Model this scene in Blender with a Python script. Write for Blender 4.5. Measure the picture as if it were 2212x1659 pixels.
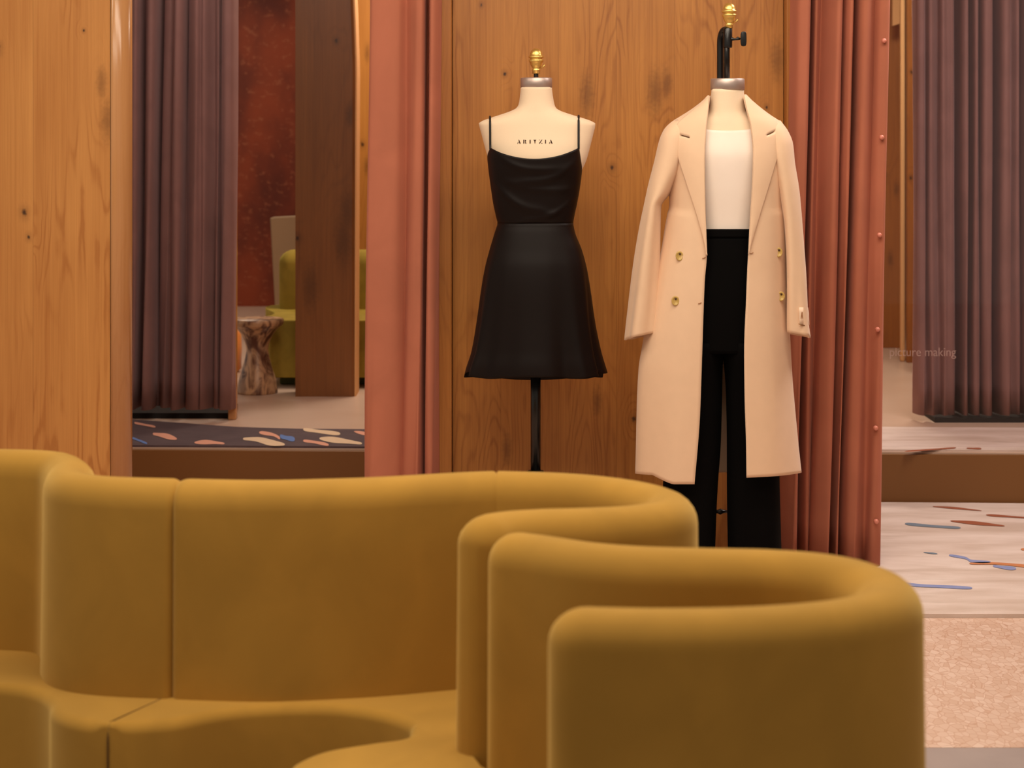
import bpy, bmesh, math, random
from mathutils import Vector
random.seed(4)
for o in list(bpy.data.objects): bpy.data.objects.remove(o)
SC = bpy.context.scene; COL = SC.collection
PI = math.pi
# ------------------------------------------------------------ camera, world, light, exposure
F, HY, CX, EYE = 4000.0, 303.0, 1106.0, 1.42      # focal px, horizon row, centre column, lens height
cam = bpy.data.objects.new('camera', bpy.data.cameras.new('camera')); COL.objects.link(cam)
cam.location = (0, 0, EYE); cam.rotation_euler = (PI/2, 0, 0)
cam.data.sensor_width = 36; cam.data.lens = F/2212*36
cam.data.shift_y = -(829.5-HY)/2212
cam.data.clip_start = .05
cam.data.dof.use_dof = True; cam.data.dof.focus_distance = 5.6; cam.data.dof.aperture_fstop = 5.0
SC.camera = cam
w = bpy.data.worlds.new('world'); SC.world = w; w.use_nodes = True
w.node_tree.nodes['Background'].inputs[0].default_value = (1.0, .86, .72, 1)
w.node_tree.nodes['Background'].inputs[1].default_value = .42
SC.view_settings.view_transform = 'Standard'; SC.view_settings.look = 'None'
SC.view_settings.exposure = 0.0; SC.view_settings.gamma = 1; SC.view_settings.use_curve_mapping = False
def area(name, loc, size, power, col=(1, .86, .69), rot=(0, 0, 0), spread=PI):
    l = bpy.data.lights.new(name, 'AREA'); l.shape = 'RECTANGLE'; l.size, l.size_y = size
    l.energy = power; l.color = col; l.spread = spread
    o = bpy.data.objects.new(name, l); o.location = loc; o.rotation_euler = rot; COL.objects.link(o); return o
area('ceiling_lamp_mannequins', (.5, 4.6, 2.96), (2.4, .7), 62, rot=(math.radians(24), 0, 0))
area('ceiling_lamp_sofa', (-.3, 2.9, 2.96), (2.6, .9), 66)
area('ceiling_lamp_left_wall', (-1.7, 4.9, 2.96), (.8, .6), 18, rot=(math.radians(20), 0, 0))
area('ceiling_lamp_left_room', (-1.0, 7.0, 2.96), (1.1, .5), 20, (1, .88, .80), rot=(math.radians(22), 0, 0))
area('ceiling_lamp_left_far', (-.35, 9.4, 2.96), (.7, .6), 44)
area('ceiling_lamp_left_back', (-2.2, 12.0, 2.96), (1.0, .6), 25)
area('ceiling_lamp_right_room', (2.05, 6.3, 2.96), (.9, .9), 48, (1, .89, .82))
area('ceiling_lamp_right_far', (1.9, 8.9, 2.96), (.7, .7), 60)

# ------------------------------------------------------------ helpers
def lin(c):
    return tuple(((v/255)/12.92 if v/255 <= .04045 else ((v/255+.055)/1.055)**2.4) for v in c)
def P(px, py, D): return Vector(((px-CX)*D/F, D, EYE-(py-HY)*D/F))
def floor_pt(px, py, z=0.0):
    D = (EYE-z)*F/(py-HY); return Vector(((px-CX)*D/F, D, z))
def link(name, me, mat=None, parent=None, smooth=True):
    o = bpy.data.objects.new(name, me); COL.objects.link(o)
    if mat is not None and not me.materials: me.materials.append(mat)
    if smooth:
        for p in me.polygons: p.use_smooth = True
    if parent is not None:
        o.parent = parent; o.matrix_parent_inverse = parent.matrix_basis.inverted()
    return o
def mesh(name, vs, fs, mat=None, parent=None, smooth=True):
    me = bpy.data.meshes.new(name); me.from_pydata([tuple(v) for v in vs], [], fs); me.update()
    bm = bmesh.new(); bm.from_mesh(me); bmesh.ops.recalc_face_normals(bm, faces=bm.faces); bm.to_mesh(me); bm.free()
    return link(name, me, mat, parent, smooth)
def tag(o, label, cat, group=None):
    o['label'] = label; o['category'] = cat
    if group: o['group'] = group
    return o
def root(name, loc, label, cat, group=None):
    o = bpy.data.objects.new(name, None); COL.objects.link(o); o.location = loc
    o.empty_display_size = .05
    return tag(o, label, cat, group)
def struct(o): o['kind'] = 'structure'; return o
def solid(o, t, off=0):
    m = o.modifiers.new('s', 'SOLIDIFY'); m.thickness = t; m.offset = off; return o
def bevel(o, wd, seg=3):
    m = o.modifiers.new('b', 'BEVEL'); m.width = wd; m.segments = seg; m.limit_method = 'ANGLE'; return o
def box(name, x0, x1, y0, y1, z0, z1, mat, parent=None, bv=0):
    vs = [(x, y, z) for x in (x0, x1) for y in (y0, y1) for z in (z0, z1)]
    fs = [(0, 1, 3, 2), (4, 6, 7, 5), (0, 4, 5, 1), (2, 3, 7, 6), (0, 2, 6, 4), (1, 5, 7, 3)]
    o = mesh(name, vs, fs, mat, parent, smooth=False)
    if bv: bevel(o, bv)
    return o
def prism(name, pts, z0, z1, mat, parent=None, smooth=False):
    n = len(pts)
    vs = [(p[0], p[1], z0) for p in pts]+[(p[0], p[1], z1) for p in pts]
    fs = [tuple(range(n)), tuple(range(2*n-1, n-1, -1))]+[(i, (i+1) % n, n+(i+1) % n, n+i) for i in range(n)]
    return mesh(name, vs, fs, mat, parent, smooth)
def interp(pts, x):
    """smooth (Catmull-Rom like) interpolation of (x, a, b, ...) rows"""
    if x <= pts[0][0]: return list(pts[0][1:])
    if x >= pts[-1][0]: return list(pts[-1][1:])
    for i in range(len(pts)-1):
        if x <= pts[i+1][0]: break
    a, b = pts[i], pts[i+1]; p = pts[max(i-1, 0)]; q = pts[min(i+2, len(pts)-1)]
    h = b[0]-a[0]; t = (x-a[0])/h; out = []
    for k in range(1, len(a)):
        d = (b[k]-a[k])/h
        dl = (a[k]-p[k])/(a[0]-p[0]) if a[0] > p[0] else d
        dr = (q[k]-b[k])/(q[0]-b[0]) if q[0] > b[0] else d
        m0 = 0 if dl*d <= 0 else 2*dl*d/(dl+d); m1 = 0 if dr*d <= 0 else 2*dr*d/(dr+d)
        out.append((2*t**3-3*t*t+1)*a[k]+(t**3-2*t*t+t)*h*m0+(3*t*t-2*t**3)*b[k]+(t**3-t*t)*h*m1)
    return out
def spline(pts, n=8, closed=False):
    P_ = [Vector(p) for p in pts]; out = []; N = len(P_)
    for i in range(N if closed else N-1):
        if closed: a, b, c, d = P_[i-1], P_[i], P_[(i+1) % N], P_[(i+2) % N]
        else: a, b, c, d = P_[max(i-1, 0)], P_[i], P_[i+1], P_[min(i+2, N-1)]
        for k in range(n):
            t = k/n
            out.append(.5*((2*b)+(c-a)*t+(2*a-5*b+4*c-d)*t*t+(3*b-a-3*c+d)*t**3))
    if not closed: out.append(P_[-1])
    return out
def lathe(name, c, prof, mat, parent=None, n=32, cap=True):
    """c = (x, y), prof = [(r, z)]"""
    vs, fs = [], []
    for r, z in prof:
        for k in range(n): vs.append((c[0]+r*math.cos(2*PI*k/n), c[1]+r*math.sin(2*PI*k/n), z))
    for i in range(len(prof)-1):
        for k in range(n): fs.append((i*n+k, i*n+(k+1) % n, (i+1)*n+(k+1) % n, (i+1)*n+k))
    if cap: fs.append(tuple(range(n))); fs.append(tuple((len(prof)-1)*n+k for k in range(n)))
    return mesh(name, vs, fs, mat, parent)
def tube(name, pts, r, mat, parent=None, n=12):
    pts = [Vector(p) for p in pts]; vs, fs = [], []
    rr = r if isinstance(r, (list, tuple)) else [r]*len(pts)
    for i, p in enumerate(pts):
        t = (pts[min(i+1, len(pts)-1)]-pts[max(i-1, 0)]).normalized()
        u = t.cross(Vector((0, 1, 0)) if abs(t.y) < .9 else Vector((1, 0, 0))).normalized(); v = t.cross(u)
        for k in range(n): vs.append(p+rr[i]*(math.cos(2*PI*k/n)*u+math.sin(2*PI*k/n)*v))
    for i in range(len(pts)-1):
        for k in range(n): fs.append((i*n+k, i*n+(k+1) % n, (i+1)*n+(k+1) % n, (i+1)*n+k))
    fs.append(tuple(range(n))); fs.append(tuple((len(pts)-1)*n+k for k in range(n)))
    return mesh(name, vs, fs, mat, parent)

# ------------------------------------------------------------ materials
class N:
    def __init__(s, name):
        s.m = bpy.data.materials.new(name); s.m.use_nodes = True
        s.t = s.m.node_tree; s.b = s.t.nodes['Principled BSDF']
        s.co = s.t.nodes.new('ShaderNodeTexCoord').outputs['Object']
    def n(s, typ, **kw):
        nd = s.t.nodes.new('ShaderNode'+typ)
        for k, v in kw.items(): setattr(nd, k, v)
        return nd
    def put(s, inp, v):
        if isinstance(v, bpy.types.NodeSocket): s.t.links.new(v, inp)
        elif isinstance(v, tuple) and len(v) == 3 and inp.type == 'RGBA': inp.default_value = (*v, 1)
        else: inp.default_value = v
    def math(s, op, a, b=0.0, c=0.0):
        nd = s.n('Math', operation=op)
        for i, v in enumerate((a, b, c)): s.put(nd.inputs[i], v)
        return nd.outputs[0]
    def noise(s, vec, scale=1, detail=2, dist=0, rough=.5):
        nd = s.n('TexNoise'); s.put(nd.inputs['Vector'], vec); s.put(nd.inputs['Scale'], scale)
        s.put(nd.inputs['Detail'], detail); s.put(nd.inputs['Distortion'], dist); s.put(nd.inputs['Roughness'], rough)
        return nd.outputs[0]
    def mapv(s, vec, scale=(1, 1, 1), loc=(0, 0, 0)):
        nd = s.n('Mapping'); s.put(nd.inputs[0], vec); s.put(nd.inputs[1], Vector(loc)); s.put(nd.inputs[3], Vector(scale)); return nd.outputs[0]
    def mix(s, f, a, b, mode='MIX'):
        nd = s.n('Mix', data_type='RGBA', blend_type=mode)
        s.put(nd.inputs[0], f); s.put(nd.inputs[6], a); s.put(nd.inputs[7], b); return nd.outputs[2]
    def mr(s, v, a, b, c=0.0, d=1.0, smooth=True):
        nd = s.n('MapRange', interpolation_type='SMOOTHSTEP' if smooth else 'LINEAR')
        for i, x in enumerate((v, a, b, c, d)): s.put(nd.inputs[i], x)
        return nd.outputs[0]
    def bump(s, h, strength=.3, dist=.01):
        nd = s.n('Bump'); s.put(nd.inputs['Height'], h); nd.inputs['Strength'].default_value = strength
        nd.inputs['Distance'].default_value = dist; s.t.links.new(nd.outputs[0], s.b.inputs['Normal'])
    def fin(s, col=None, rough=.6, metal=0, sheen=0, spec=None):
        if col is not None: s.put(s.b.inputs['Base Color'], col)
        s.put(s.b.inputs['Roughness'], rough); s.put(s.b.inputs['Metallic'], metal)
        if sheen: s.b.inputs['Sheen Weight'].default_value = sheen; s.b.inputs['Sheen Roughness'].default_value = .45
        if spec is not None: s.b.inputs['Specular IOR Level'].default_value = spec
        return s.m
def plain(name, rgb, rough=.6, metal=0, sheen=0, var=.08, sc=40, spec=None, bump=0):
    s = N(name); c = lin(rgb)
    f = s.noise(s.co, sc, 3)
    s.put(s.b.inputs['Base Color'], s.mix(f, tuple(v*(1-var) for v in c), tuple(min(1, v*(1+var)) for v in c)))
    if bump: s.bump(s.noise(s.co, sc*8, 2), bump, .002)
    return s.fin(None, rough, metal, sheen, spec)
def oak(name, x0, pw, knots=(), light=(196, 132, 62), dark=(150, 86, 34), seed=0, rough=.42, grain=1.0, rw=.10, axis='X', spec=None):
    """vertical oak boards in world metres: board width pw starting at x0, knots = (x, z, r)"""
    s = N(name)
    sp = s.n('SeparateXYZ'); s.put(sp.inputs[0], s.co); x, y, z = sp.outputs
    if axis == 'Y': x = y
    q = s.math('DIVIDE', s.math('SUBTRACT', x, x0), pw); bid = s.math('FLOOR', q); fr = s.math('FRACT', q)
    wn = s.n('TexWhiteNoise', noise_dimensions='1D'); s.put(wn.inputs['W'], s.math('ADD', bid, seed+.37)); rnd = wn.outputs[0]
    cb = s.n('CombineXYZ'); s.put(cb.inputs[0], x); s.put(cb.inputs[1], s.math('MULTIPLY', rnd, 37)); s.put(cb.inputs[2], z); v = cb.outputs[0]
    fld = s.noise(s.mapv(v, (7.0, 1, .75)), 1, 2, .25)
    warp = s.noise(s.mapv(v, (26, 1, 9)), 1, 3)
    fld = s.math('ADD', fld, s.math('MULTIPLY', warp, .045))
    kn = None; st = None
    for kx, kz, kr in knots:
        big = kr >= .0125; sz = 3.0 if big else 1.4
        dx = s.math('DIVIDE', s.math('SUBTRACT', x, kx), kr)
        dz = s.math('DIVIDE', s.math('SUBTRACT', z, kz), kr*sz)
        d = s.math('SQRT', s.math('ADD', s.math('MULTIPLY', dx, dx), s.math('MULTIPLY', dz, dz)))
        fld = s.math('ADD', fld, s.mr(d, 0, 7.0, .14, 0))
        d = s.math('ADD', d, s.math('MULTIPLY', s.math('SUBTRACT', s.noise(v, 70, 3), .5), 1.3))
        if big: e = s.mr(d, .0, 1.9, .60, 0); st = e if st is None else s.math('MAXIMUM', st, e)
        else:
            e = s.mr(d, .1, .95, .9, 0); kn = e if kn is None else s.math('MAXIMUM', kn, e)
            e = s.mr(d, .3, 2.6, .35, 0); st = e if st is None else s.math('MAXIMUM', st, e)
    ring = s.math('ABSOLUTE', s.math('SINE', s.math('MULTIPLY', fld, 56*grain)))
    ring = s.mr(ring, 0, .8, 0, 1)
    rmask = s.mr(s.noise(s.mapv(v, (4, 1, 1.1), (3, 0, 5)), 1, 2), .42, .62)
    fine = s.noise(s.mapv(v, (190, 1, 3.0)), 1, 4, .2, .6)
    mid = s.noise(s.mapv(v, (48, 1, 1.1)), 1, 3, .3)
    broad = s.noise(s.mapv(v, (6, 1, 1.5)), 1, 3)
    t = s.math('ADD', s.math('MULTIPLY', fine, .38), s.math('ADD', s.math('MULTIPLY', mid, .30), s.math('MULTIPLY', broad, .42)))
    t = s.math('SUBTRACT', t, s.math('MULTIPLY', s.math('MULTIPLY', s.math('SUBTRACT', 1.0, ring), rmask), rw))
    t = s.mr(t, .30, .76, 0, 1, False)
    c = s.mix(t, lin(dark), lin(light))
    c = s.mix(s.math('MULTIPLY', rnd, .28), c, tuple(a*.80 for a in lin(dark)))
    seam = s.math('MINIMUM', fr, s.math('SUBTRACT', 1.0, fr))
    c = s.mix(s.mr(seam, .0, .007, .4, 0), c, tuple(a*.4 for a in lin(dark)))
    if st is not None: c = s.mix(st, c, tuple(a*.42 for a in lin(dark)))
    if kn is not None: c = s.mix(kn, c, lin((40, 18, 8)))
    s.put(s.b.inputs['Base Color'], c)
    s.bump(s.math('MULTIPLY', s.math('ADD', fine, ring), .5), .12, .002)
    return s.fin(None, rough, spec=spec)
def velvet(name, rgb, sheen=.6, tint=None, sc=9, var=.16, rough=.85):
    s = N(name); c = lin(rgb)
    f = s.mr(s.noise(s.mapv(s.co, (1, 1, .8)), sc, 4, .6), .3, .7)
    s.put(s.b.inputs['Base Color'], s.mix(f, tuple(v*(1-var) for v in c), tuple(v*(1+var) for v in c)))
    s.bump(s.noise(s.co, 900, 2), .15, .001)
    s.fin(None, rough, 0, sheen, .15)
    s.b.inputs['Sheen Tint'].default_value = (*(lin(tint or rgb)), 1)
    return s.m
def k(px, py, D, r): p = P(px, py, D); return (p.x, p.z, r)
DW = 6.3
M_WALLC = oak('oak_boards_alcove', -.038-.197*5, .197, [k(1322, 362, DW, .009), k(1415, 200, DW, .022), k(1440, 180, DW, .014), k(1040, 10, DW, .006),
     k(1268, 205, DW, .020), k(1680, 130, DW, .020), k(1090, 160, DW, .007), k(1370, 905, DW, .010), k(1290, 868, DW, .013), k(1095, 972, DW, .014), k(1656, 232, DW, .006)],
     light=(206, 142, 68), dark=(152, 92, 36), seed=3, rw=.16)
M_WALLL = oak('oak_boards_left', -1.613-.265*6, .265, [k(6, 108, DW, .012), k(72, 510, DW, .008), k(62, 458, DW, .012), k(228, 180, DW, .014), k(240, 262, DW, .018), k(190, 68, DW, .005)],
     light=(214, 152, 82), dark=(180, 116, 54), seed=11, grain=.8, rw=.34)
M_TRIM = oak('oak_trim', -3, 8, [], light=(190, 126, 60), dark=(150, 92, 40), seed=5, rough=.35)
M_BULL = oak('oak_bullnose', -6, 12, [], light=(208, 156, 104), dark=(190, 134, 84), seed=9, rough=.2)
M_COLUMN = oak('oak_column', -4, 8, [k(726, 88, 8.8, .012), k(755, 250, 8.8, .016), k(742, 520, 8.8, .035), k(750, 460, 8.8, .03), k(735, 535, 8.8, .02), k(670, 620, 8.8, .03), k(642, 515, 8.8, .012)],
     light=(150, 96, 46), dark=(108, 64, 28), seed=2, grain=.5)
M_ARCH = oak('oak_arch_wall', -4, 8, [k(793, 115, 10.4, .014), k(792, 360, 10.4, .014), k(783, 312, 10.4, .012)], light=(208, 144, 66), dark=(168, 106, 42), seed=8, grain=.5)
M_SLAB = oak('oak_far_slabs', -4, 8, [k(1929, 562, 10.8, .014), k(1942, 410, 10.8, .014), k(1958, 566, 10.1, .010), k(1973, 155, 10.1, .01), k(1971, 385, 10.1, .01)],
     light=(176, 112, 44), dark=(134, 78, 26), seed=6, grain=.5)
M_VEL = velvet('mustard_velvet', (172, 130, 54), .8, (235, 205, 130), 6, .08)
M_VEL2 = velvet('green_gold_velvet', (152, 130, 54), .4, (210, 200, 90))
M_PINK = velvet('rose_velvet', (180, 110, 86), .3, (230, 165, 150), 5, .06)
M_PURP = velvet('mauve_velvet', (138, 104, 100), .45, (190, 160, 160), 6, .08)
M_DARK = plain('black_plinth', (14, 10, 9), .8)
M_BLACK = plain('black_enamel', (12, 11, 11), .3)
M_FORM = plain('linen_cream', (238, 214, 184), .85, var=.03, sc=300, sheen=.1)
M_BRASS = plain('brass', (236, 198, 112), .36, .85, var=.05)
M_STEEL = plain('brushed_steel', (190, 172, 164), .42, .7, var=.05)
M_COAT = plain('camel_wool', (232, 198, 166), .9, sheen=.25, var=.04, sc=25)
M_TEE = plain('white_jersey', (246, 232, 220), .9, sheen=.1, var=.015)
M_TROU = plain('black_crepe', (6, 5, 5), .9, var=.05, spec=.08)
M_SATIN = plain('black_satin', (17, 9, 7), .5, var=.1, spec=.18)
M_STRAP = plain('black_strap', (8, 8, 8), .6)
M_INK = plain('black_ink', (60, 32, 14), .9)
M_HORN = plain('horn_button', (196, 164, 92), .3, var=.25, sc=300)
M_HOLE = plain('button_eyelet', (70, 40, 20), .8)
M_TAG = plain('sleeve_tag_cloth', (244, 214, 186), .8, var=.02)
M_THREAD = plain('tag_thread', (170, 118, 76), .8)
M_PIN = plain('pin_metal', (140, 100, 56), .3, 1)
M_RISER = plain('bronze_riser', (122, 80, 34), .55, var=.10, sc=2)
M_PALEP = plain('pale_panel', (150, 122, 92), .8, var=.05, sc=5)
M_SIGN = plain('cream_header', (226, 178, 122), .8, var=.04)
M_ORANGE = plain('orange_fabric', (236, 140, 50), .8, sheen=.3)
M_GREEND = plain('dark_green_base', (74, 82, 34), .8)
M_CEIL = plain('ceiling_plaster', (170, 140, 110), .9, var=.03)
M_SNAP = plain('rose_snap', (214, 132, 112), .4)
M_LETTER = plain('pane_lettering', (190, 160, 152), .8)
M_SEAM_SHADE = plain('seam_shade', (96, 66, 26), .9)  # darker tone that paints the shade in the seat seam

s = N('terrazzo_platform')
a = s.noise(s.co, 2.2, 4); c = s.mix(a, lin((196, 166, 142)), lin((222, 198, 180)))
s.put(s.b.inputs['Base Color'], c); M_TERR = s.fin(None, .32)
s = N('mosaic_floor')
v = s.n('TexVoronoi', feature='DISTANCE_TO_EDGE'); s.put(v.inputs['Vector'], s.mapv(s.co, (52, 30, 1))); v.inputs['Scale'].default_value = 1
v2 = s.n('TexVoronoi', feature='F1'); s.put(v2.inputs['Vector'], s.mapv(s.co, (52, 30, 1))); v2.inputs['Scale'].default_value = 1
sv = s.n('SeparateColor'); s.put(sv.inputs[0], v2.outputs['Color'])
c = s.mix(sv.outputs[0], lin((206, 172, 150)), lin((222, 194, 176)))
s.put(s.b.inputs['Base Color'], s.mix(s.mr(v.outputs[0], .0, .07, .65, 0), c, lin((182, 134, 104))))
M_MOSAIC = s.fin(None, .38)
s = N('grey_floor')
s.put(s.b.inputs['Base Color'], s.mix(s.noise(s.co, 6, 4), lin((140, 124, 120)), lin((166, 150, 144)))); M_GREY = s.fin(None, .5)
s = N('rug_pile_pale')
a = s.noise(s.mapv(s.co, (1, 3.2, 1)), 2.4, 5, .4); c = s.mix(s.mr(a, .25, .75), lin((194, 172, 158)), lin((226, 210, 202)))
c = s.mix(s.mr(s.noise(s.mapv(s.co, (1.6, 9, 1)), 3, 3), .66, .75, 0, .45), c, lin((160, 140, 120)))
s.put(s.b.inputs['Base Color'], c); s.bump(s.noise(s.co, 500, 2), .4, .003); M_RUG = s.fin(None, .95)
s = N('rug_pile_navy')
s.put(s.b.inputs['Base Color'], s.mix(s.noise(s.co, 12, 4), lin((74, 60, 66)), lin((100, 84, 88)))); M_RUGD = s.fin(None, .95)
s = N('rust_wall')
br = s.n('TexBrick'); s.put(br.inputs['Vector'], s.mapv(s.n('TexCoord').outputs['Generated'], (1, 1, 1)))
a = s.noise(s.mapv(s.co, (3, 1, 2)), 1, 3); b_ = s.noise(s.mapv(s.co, (26, 1, 34)), 1, 2)
c = s.mix(s.mr(a, .3, .7), lin((96, 34, 16)), lin((150, 62, 26)))
c = s.mix(s.mr(b_, .56, .74, 0, .45), c, lin((176, 104, 70)))
s.put(s.b.inputs['Base Color'], c); M_RUST = s.fin(None, .7); s.t.nodes.remove(br)
s = N('veined_stone')
a = s.noise(s.mapv(s.co, (1, 1, .45)), 16, 5, 1.6)
c = s.mix(s.mr(a, .35, .62), lin((96, 58, 44)), lin((206, 166, 128)))
s.put(s.b.inputs['Base Color'], c); M_STONE = s.fin(None, .35)
def rugcol(n, rgb): return plain(n, rgb, .95, var=.08)
R_BLUE = rugcol('yarn_blue', (132, 142, 186)); R_STEEL = rugcol('yarn_steel_blue', (112, 126, 142)); R_ORG = rugcol('yarn_orange', (192, 124, 80))
R_RUST = rugcol('yarn_rust', (150, 84, 56)); R_PINK = rugcol('yarn_pink', (224, 164, 140)); R_CREAM = rugcol('yarn_cream', (226, 200, 168)); R_BLU2 = rugcol('yarn_bright_blue', (96, 128, 190))

# clear pane
s = N('clear_glass'); tr = s.n('BsdfTransparent'); gl = s.n('BsdfGlossy'); gl.inputs['Roughness'].default_value = .02
mx = s.n('MixShader'); pass
tr.inputs[0].default_value = (.97, .96, .96, 1)
mx.inputs[0].default_value = .014; s.t.links.new(tr.outputs[0], mx.inputs[1]); s.t.links.new(gl.outputs[0], mx.inputs[2])
s.t.links.new(mx.outputs[0], s.t.nodes['Material Output'].inputs[0]); M_GLASS = s.m

# ------------------------------------------------------------ the setting
TOP = 3.0; ZP = .2
# floors
struct(box('floor', -4.5, 4.5, 4.33, 15, -.05, 0, M_MOSAIC))
struct(box('trim_1', -4.5, 4.5, -1.5, 4.328, -.05, 0, M_GREY))
struct(box('ceiling', -4.5, 4.5, 1.0, 15, TOP, TOP+.05, M_CEIL))
def yfront(x): return 7.30-.035*x
plat = [(-4.4, yfront(-4.4)), (4.4, yfront(4.4)), (4.4, 14.8), (-4.4, 14.8)]
struct(prism('floor_platform', plat, 0.0, ZP, M_TERR))
edge = [(-4.4, yfront(-4.4)-.004), (4.4, yfront(4.4)-.004), (4.4, yfront(4.4)-.03), (-4.4, yfront(-4.4)-.03)]
struct(prism('trim_2', edge, 0.0, ZP-.006, M_RISER))
# alcove block with boards, jamb strips
xa, xb = (978-CX)*DW/F, (1692-CX)*DW/F
struct(box('wall_back', xa, xb, DW, DW+.75, 0, TOP, M_WALLC))
struct(box('trim_3', (947-CX)*6.27/F, xa-.002, 6.24, DW+.75, 0, TOP, M_TRIM, bv=.004))
struct(box('trim_4', xb+.002, (1735-CX)*6.27/F, 6.24, DW+.75, 0, TOP, M_TRIM, bv=.004))
# left wall with a bullnose end
r = .062; xe = (284-CX)*DW/F; xc = (246-CX)*DW/F
struct(box('wall_left', -4.4, xc, DW-r, DW+r, 0, TOP, M_WALLL))
pts = [(xc+.002, DW-r)]+[(xc+.002+(xe-xc)*math.sin(t), DW-r*math.cos(t)) for t in [i*PI/24 for i in range(25)]]
pts = pts[1:]
o = struct(prism('trim_5', pts, 0, TOP, M_BULL))
for p in o.data.polygons: p.use_smooth = len(p.vertices) == 4 and abs(p.normal.z) < .5 and p.normal.x > -.5
# back walls
struct(box('wall_far_left', -4.4, .45, 13.6, 13.7, ZP, TOP, M_RUST))
struct(box('wall_far_right', .5, 4.4, 13.6, 13.7, ZP, TOP, M_SLAB))
struct(box('wall_divider', .2, .3, 7.6, 13.6, ZP, TOP, M_TRIM))
struct(box('wall_right', 4.3, 4.4, 3.0, 14, 0, TOP, M_TRIM))

# ------------------------------------------------------------ rugs
def stroke_verts(path, wid, z, conv):
    pts = spline([Vector((p[0], p[1], 0)) for p in path], 8); L, R = [], []
    n = len(pts)
    for i, p in enumerate(pts):
        t = i/(n-1); h = wid*(.25+.75*math.sin(PI*min(1, max(0, t)))**.5)*(.9+.2*math.sin(7*t+path[0][0]))
        L.append(conv(p.x, p.y-h/2)); R.append(conv(p.x, p.y+h/2))
    return L, R
def rug(name, outline, z0, th, mat, strokes, label):
    vs, fs, ms = [], [], []
    n = len(outline)
    vs += [(p[0], p[1], z0) for p in outline]+[(p[0], p[1], z0+th) for p in outline]
    fs += [tuple(range(n)), tuple(range(n, 2*n))]+[(i, (i+1) % n, n+(i+1) % n, n+i) for i in range(n)]
    ms += [0]*len(fs); mats = [mat]
    for path, wid, m in strokes:
        if m not in mats: mats.append(m)
        L, R = stroke_verts(path, wid, 0, lambda px, py: floor_pt(px, py, z0+th+.0015))
        b0 = len(vs); vs += L+R; q = len(L)
        for i in range(q-1): fs.append((b0+i, b0+i+1, b0+q+i+1, b0+q+i)); ms.append(mats.index(m))
    me = bpy.data.meshes.new(name); me.from_pydata([tuple(v) for v in vs], [], fs)
    for m in mats: me.materials.append(m)
    for p, i in zip(me.polygons, ms): p.material_index = i
    o = link(name, me, None, None, False); return tag(o, label, 'rug')
x0 = 1.04
rug('area_rug', [(x0, 5.505), (4.2, 5.505), (4.2, yfront(4.2)-.045), (x0, yfront(x0)-.045)], 0, .012, M_RUG, [
    ([(1955, 1131), (2010, 1136), (2075, 1140)], 7, R_STEEL), ([(2053, 1125), (2110, 1130), (2170, 1136)], 7, R_RUST),
    ([(2130, 1112), (2170, 1115), (2230, 1119)], 5, R_RUST), ([(2015, 1094), (2060, 1097), (2120, 1103)], 4, R_RUST),
    ([(2050, 1199), (2085, 1205), (2100, 1212), (2140, 1214)], 7, R_BLUE), ([(2145, 1222), (2170, 1226), (2195, 1228)], 8, R_BLUE),
    ([(2094, 1217), (2150, 1217), (2200, 1221), (2240, 1226)], 7, R_ORG), ([(1930, 1258), (1980, 1264), (2040, 1267), (2100, 1270)], 8, R_BLUE),
    ([(2205, 1186), (2230, 1188)], 5, R_ORG), ([(1995, 1193), (2025, 1196)], 3, R_STEEL)],
    'pale cream rug with blue and orange strokes on the mosaic floor')
o = bpy.data.objects.get('area_rug')
rug('area_rug', [(1.05, yfront(1.05)+.01), (4.0, yfront(4)+.01), (4.0, 7.75), (1.05, 7.85)], ZP, .008, M_RUG, [
    ([(1955, 975), (2010, 971), (2065, 967)], 4, R_RUST), ([(2088, 968), (2120, 969)], 4, R_RUST)],
    'pale rug with short red strokes on the raised platform behind the glass')
ol = [floor_pt(px, py, ZP) for px, py in [(150, 903), (284, 910), (400, 918), (510, 926), (640, 930), (785, 931), (880, 931)]]
ol = [(p.x, p.y) for p in ol]
rug('area_rug', ol+[(ol[-1][0], yfront(ol[-1][0])+.01), (ol[0][0], yfront(ol[0][0])+.01)], ZP, .008, M_RUGD, [
    ([(290, 913), (310, 917), (336, 922)], 6, R_PINK), ([(330, 937), (355, 941), (382, 948)], 11, R_PINK),
    ([(420, 956), (450, 955), (485, 958)], 9, R_PINK), ([(525, 948), (555, 949), (585, 956), (615, 960)], 13, R_CREAM),
    ([(560, 934), (590, 939), (605, 947)], 9, R_PINK), ([(605, 942), (620, 946), (637, 949)], 12, R_BLU2),
    ([(655, 927), (690, 932), (735, 937)], 10, R_CREAM), ([(690, 947), (730, 951), (782, 958)], 12, R_CREAM),
    ([(655, 952), (680, 955), (710, 961)], 8, R_PINK), ([(765, 932), (785, 936), (800, 939)], 7, R_PINK),
    ([(284, 945), (300, 951), (318, 958)], 6, R_BLU2)],
    'dark navy rug with pink and cream blotches on the raised platform')

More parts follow.
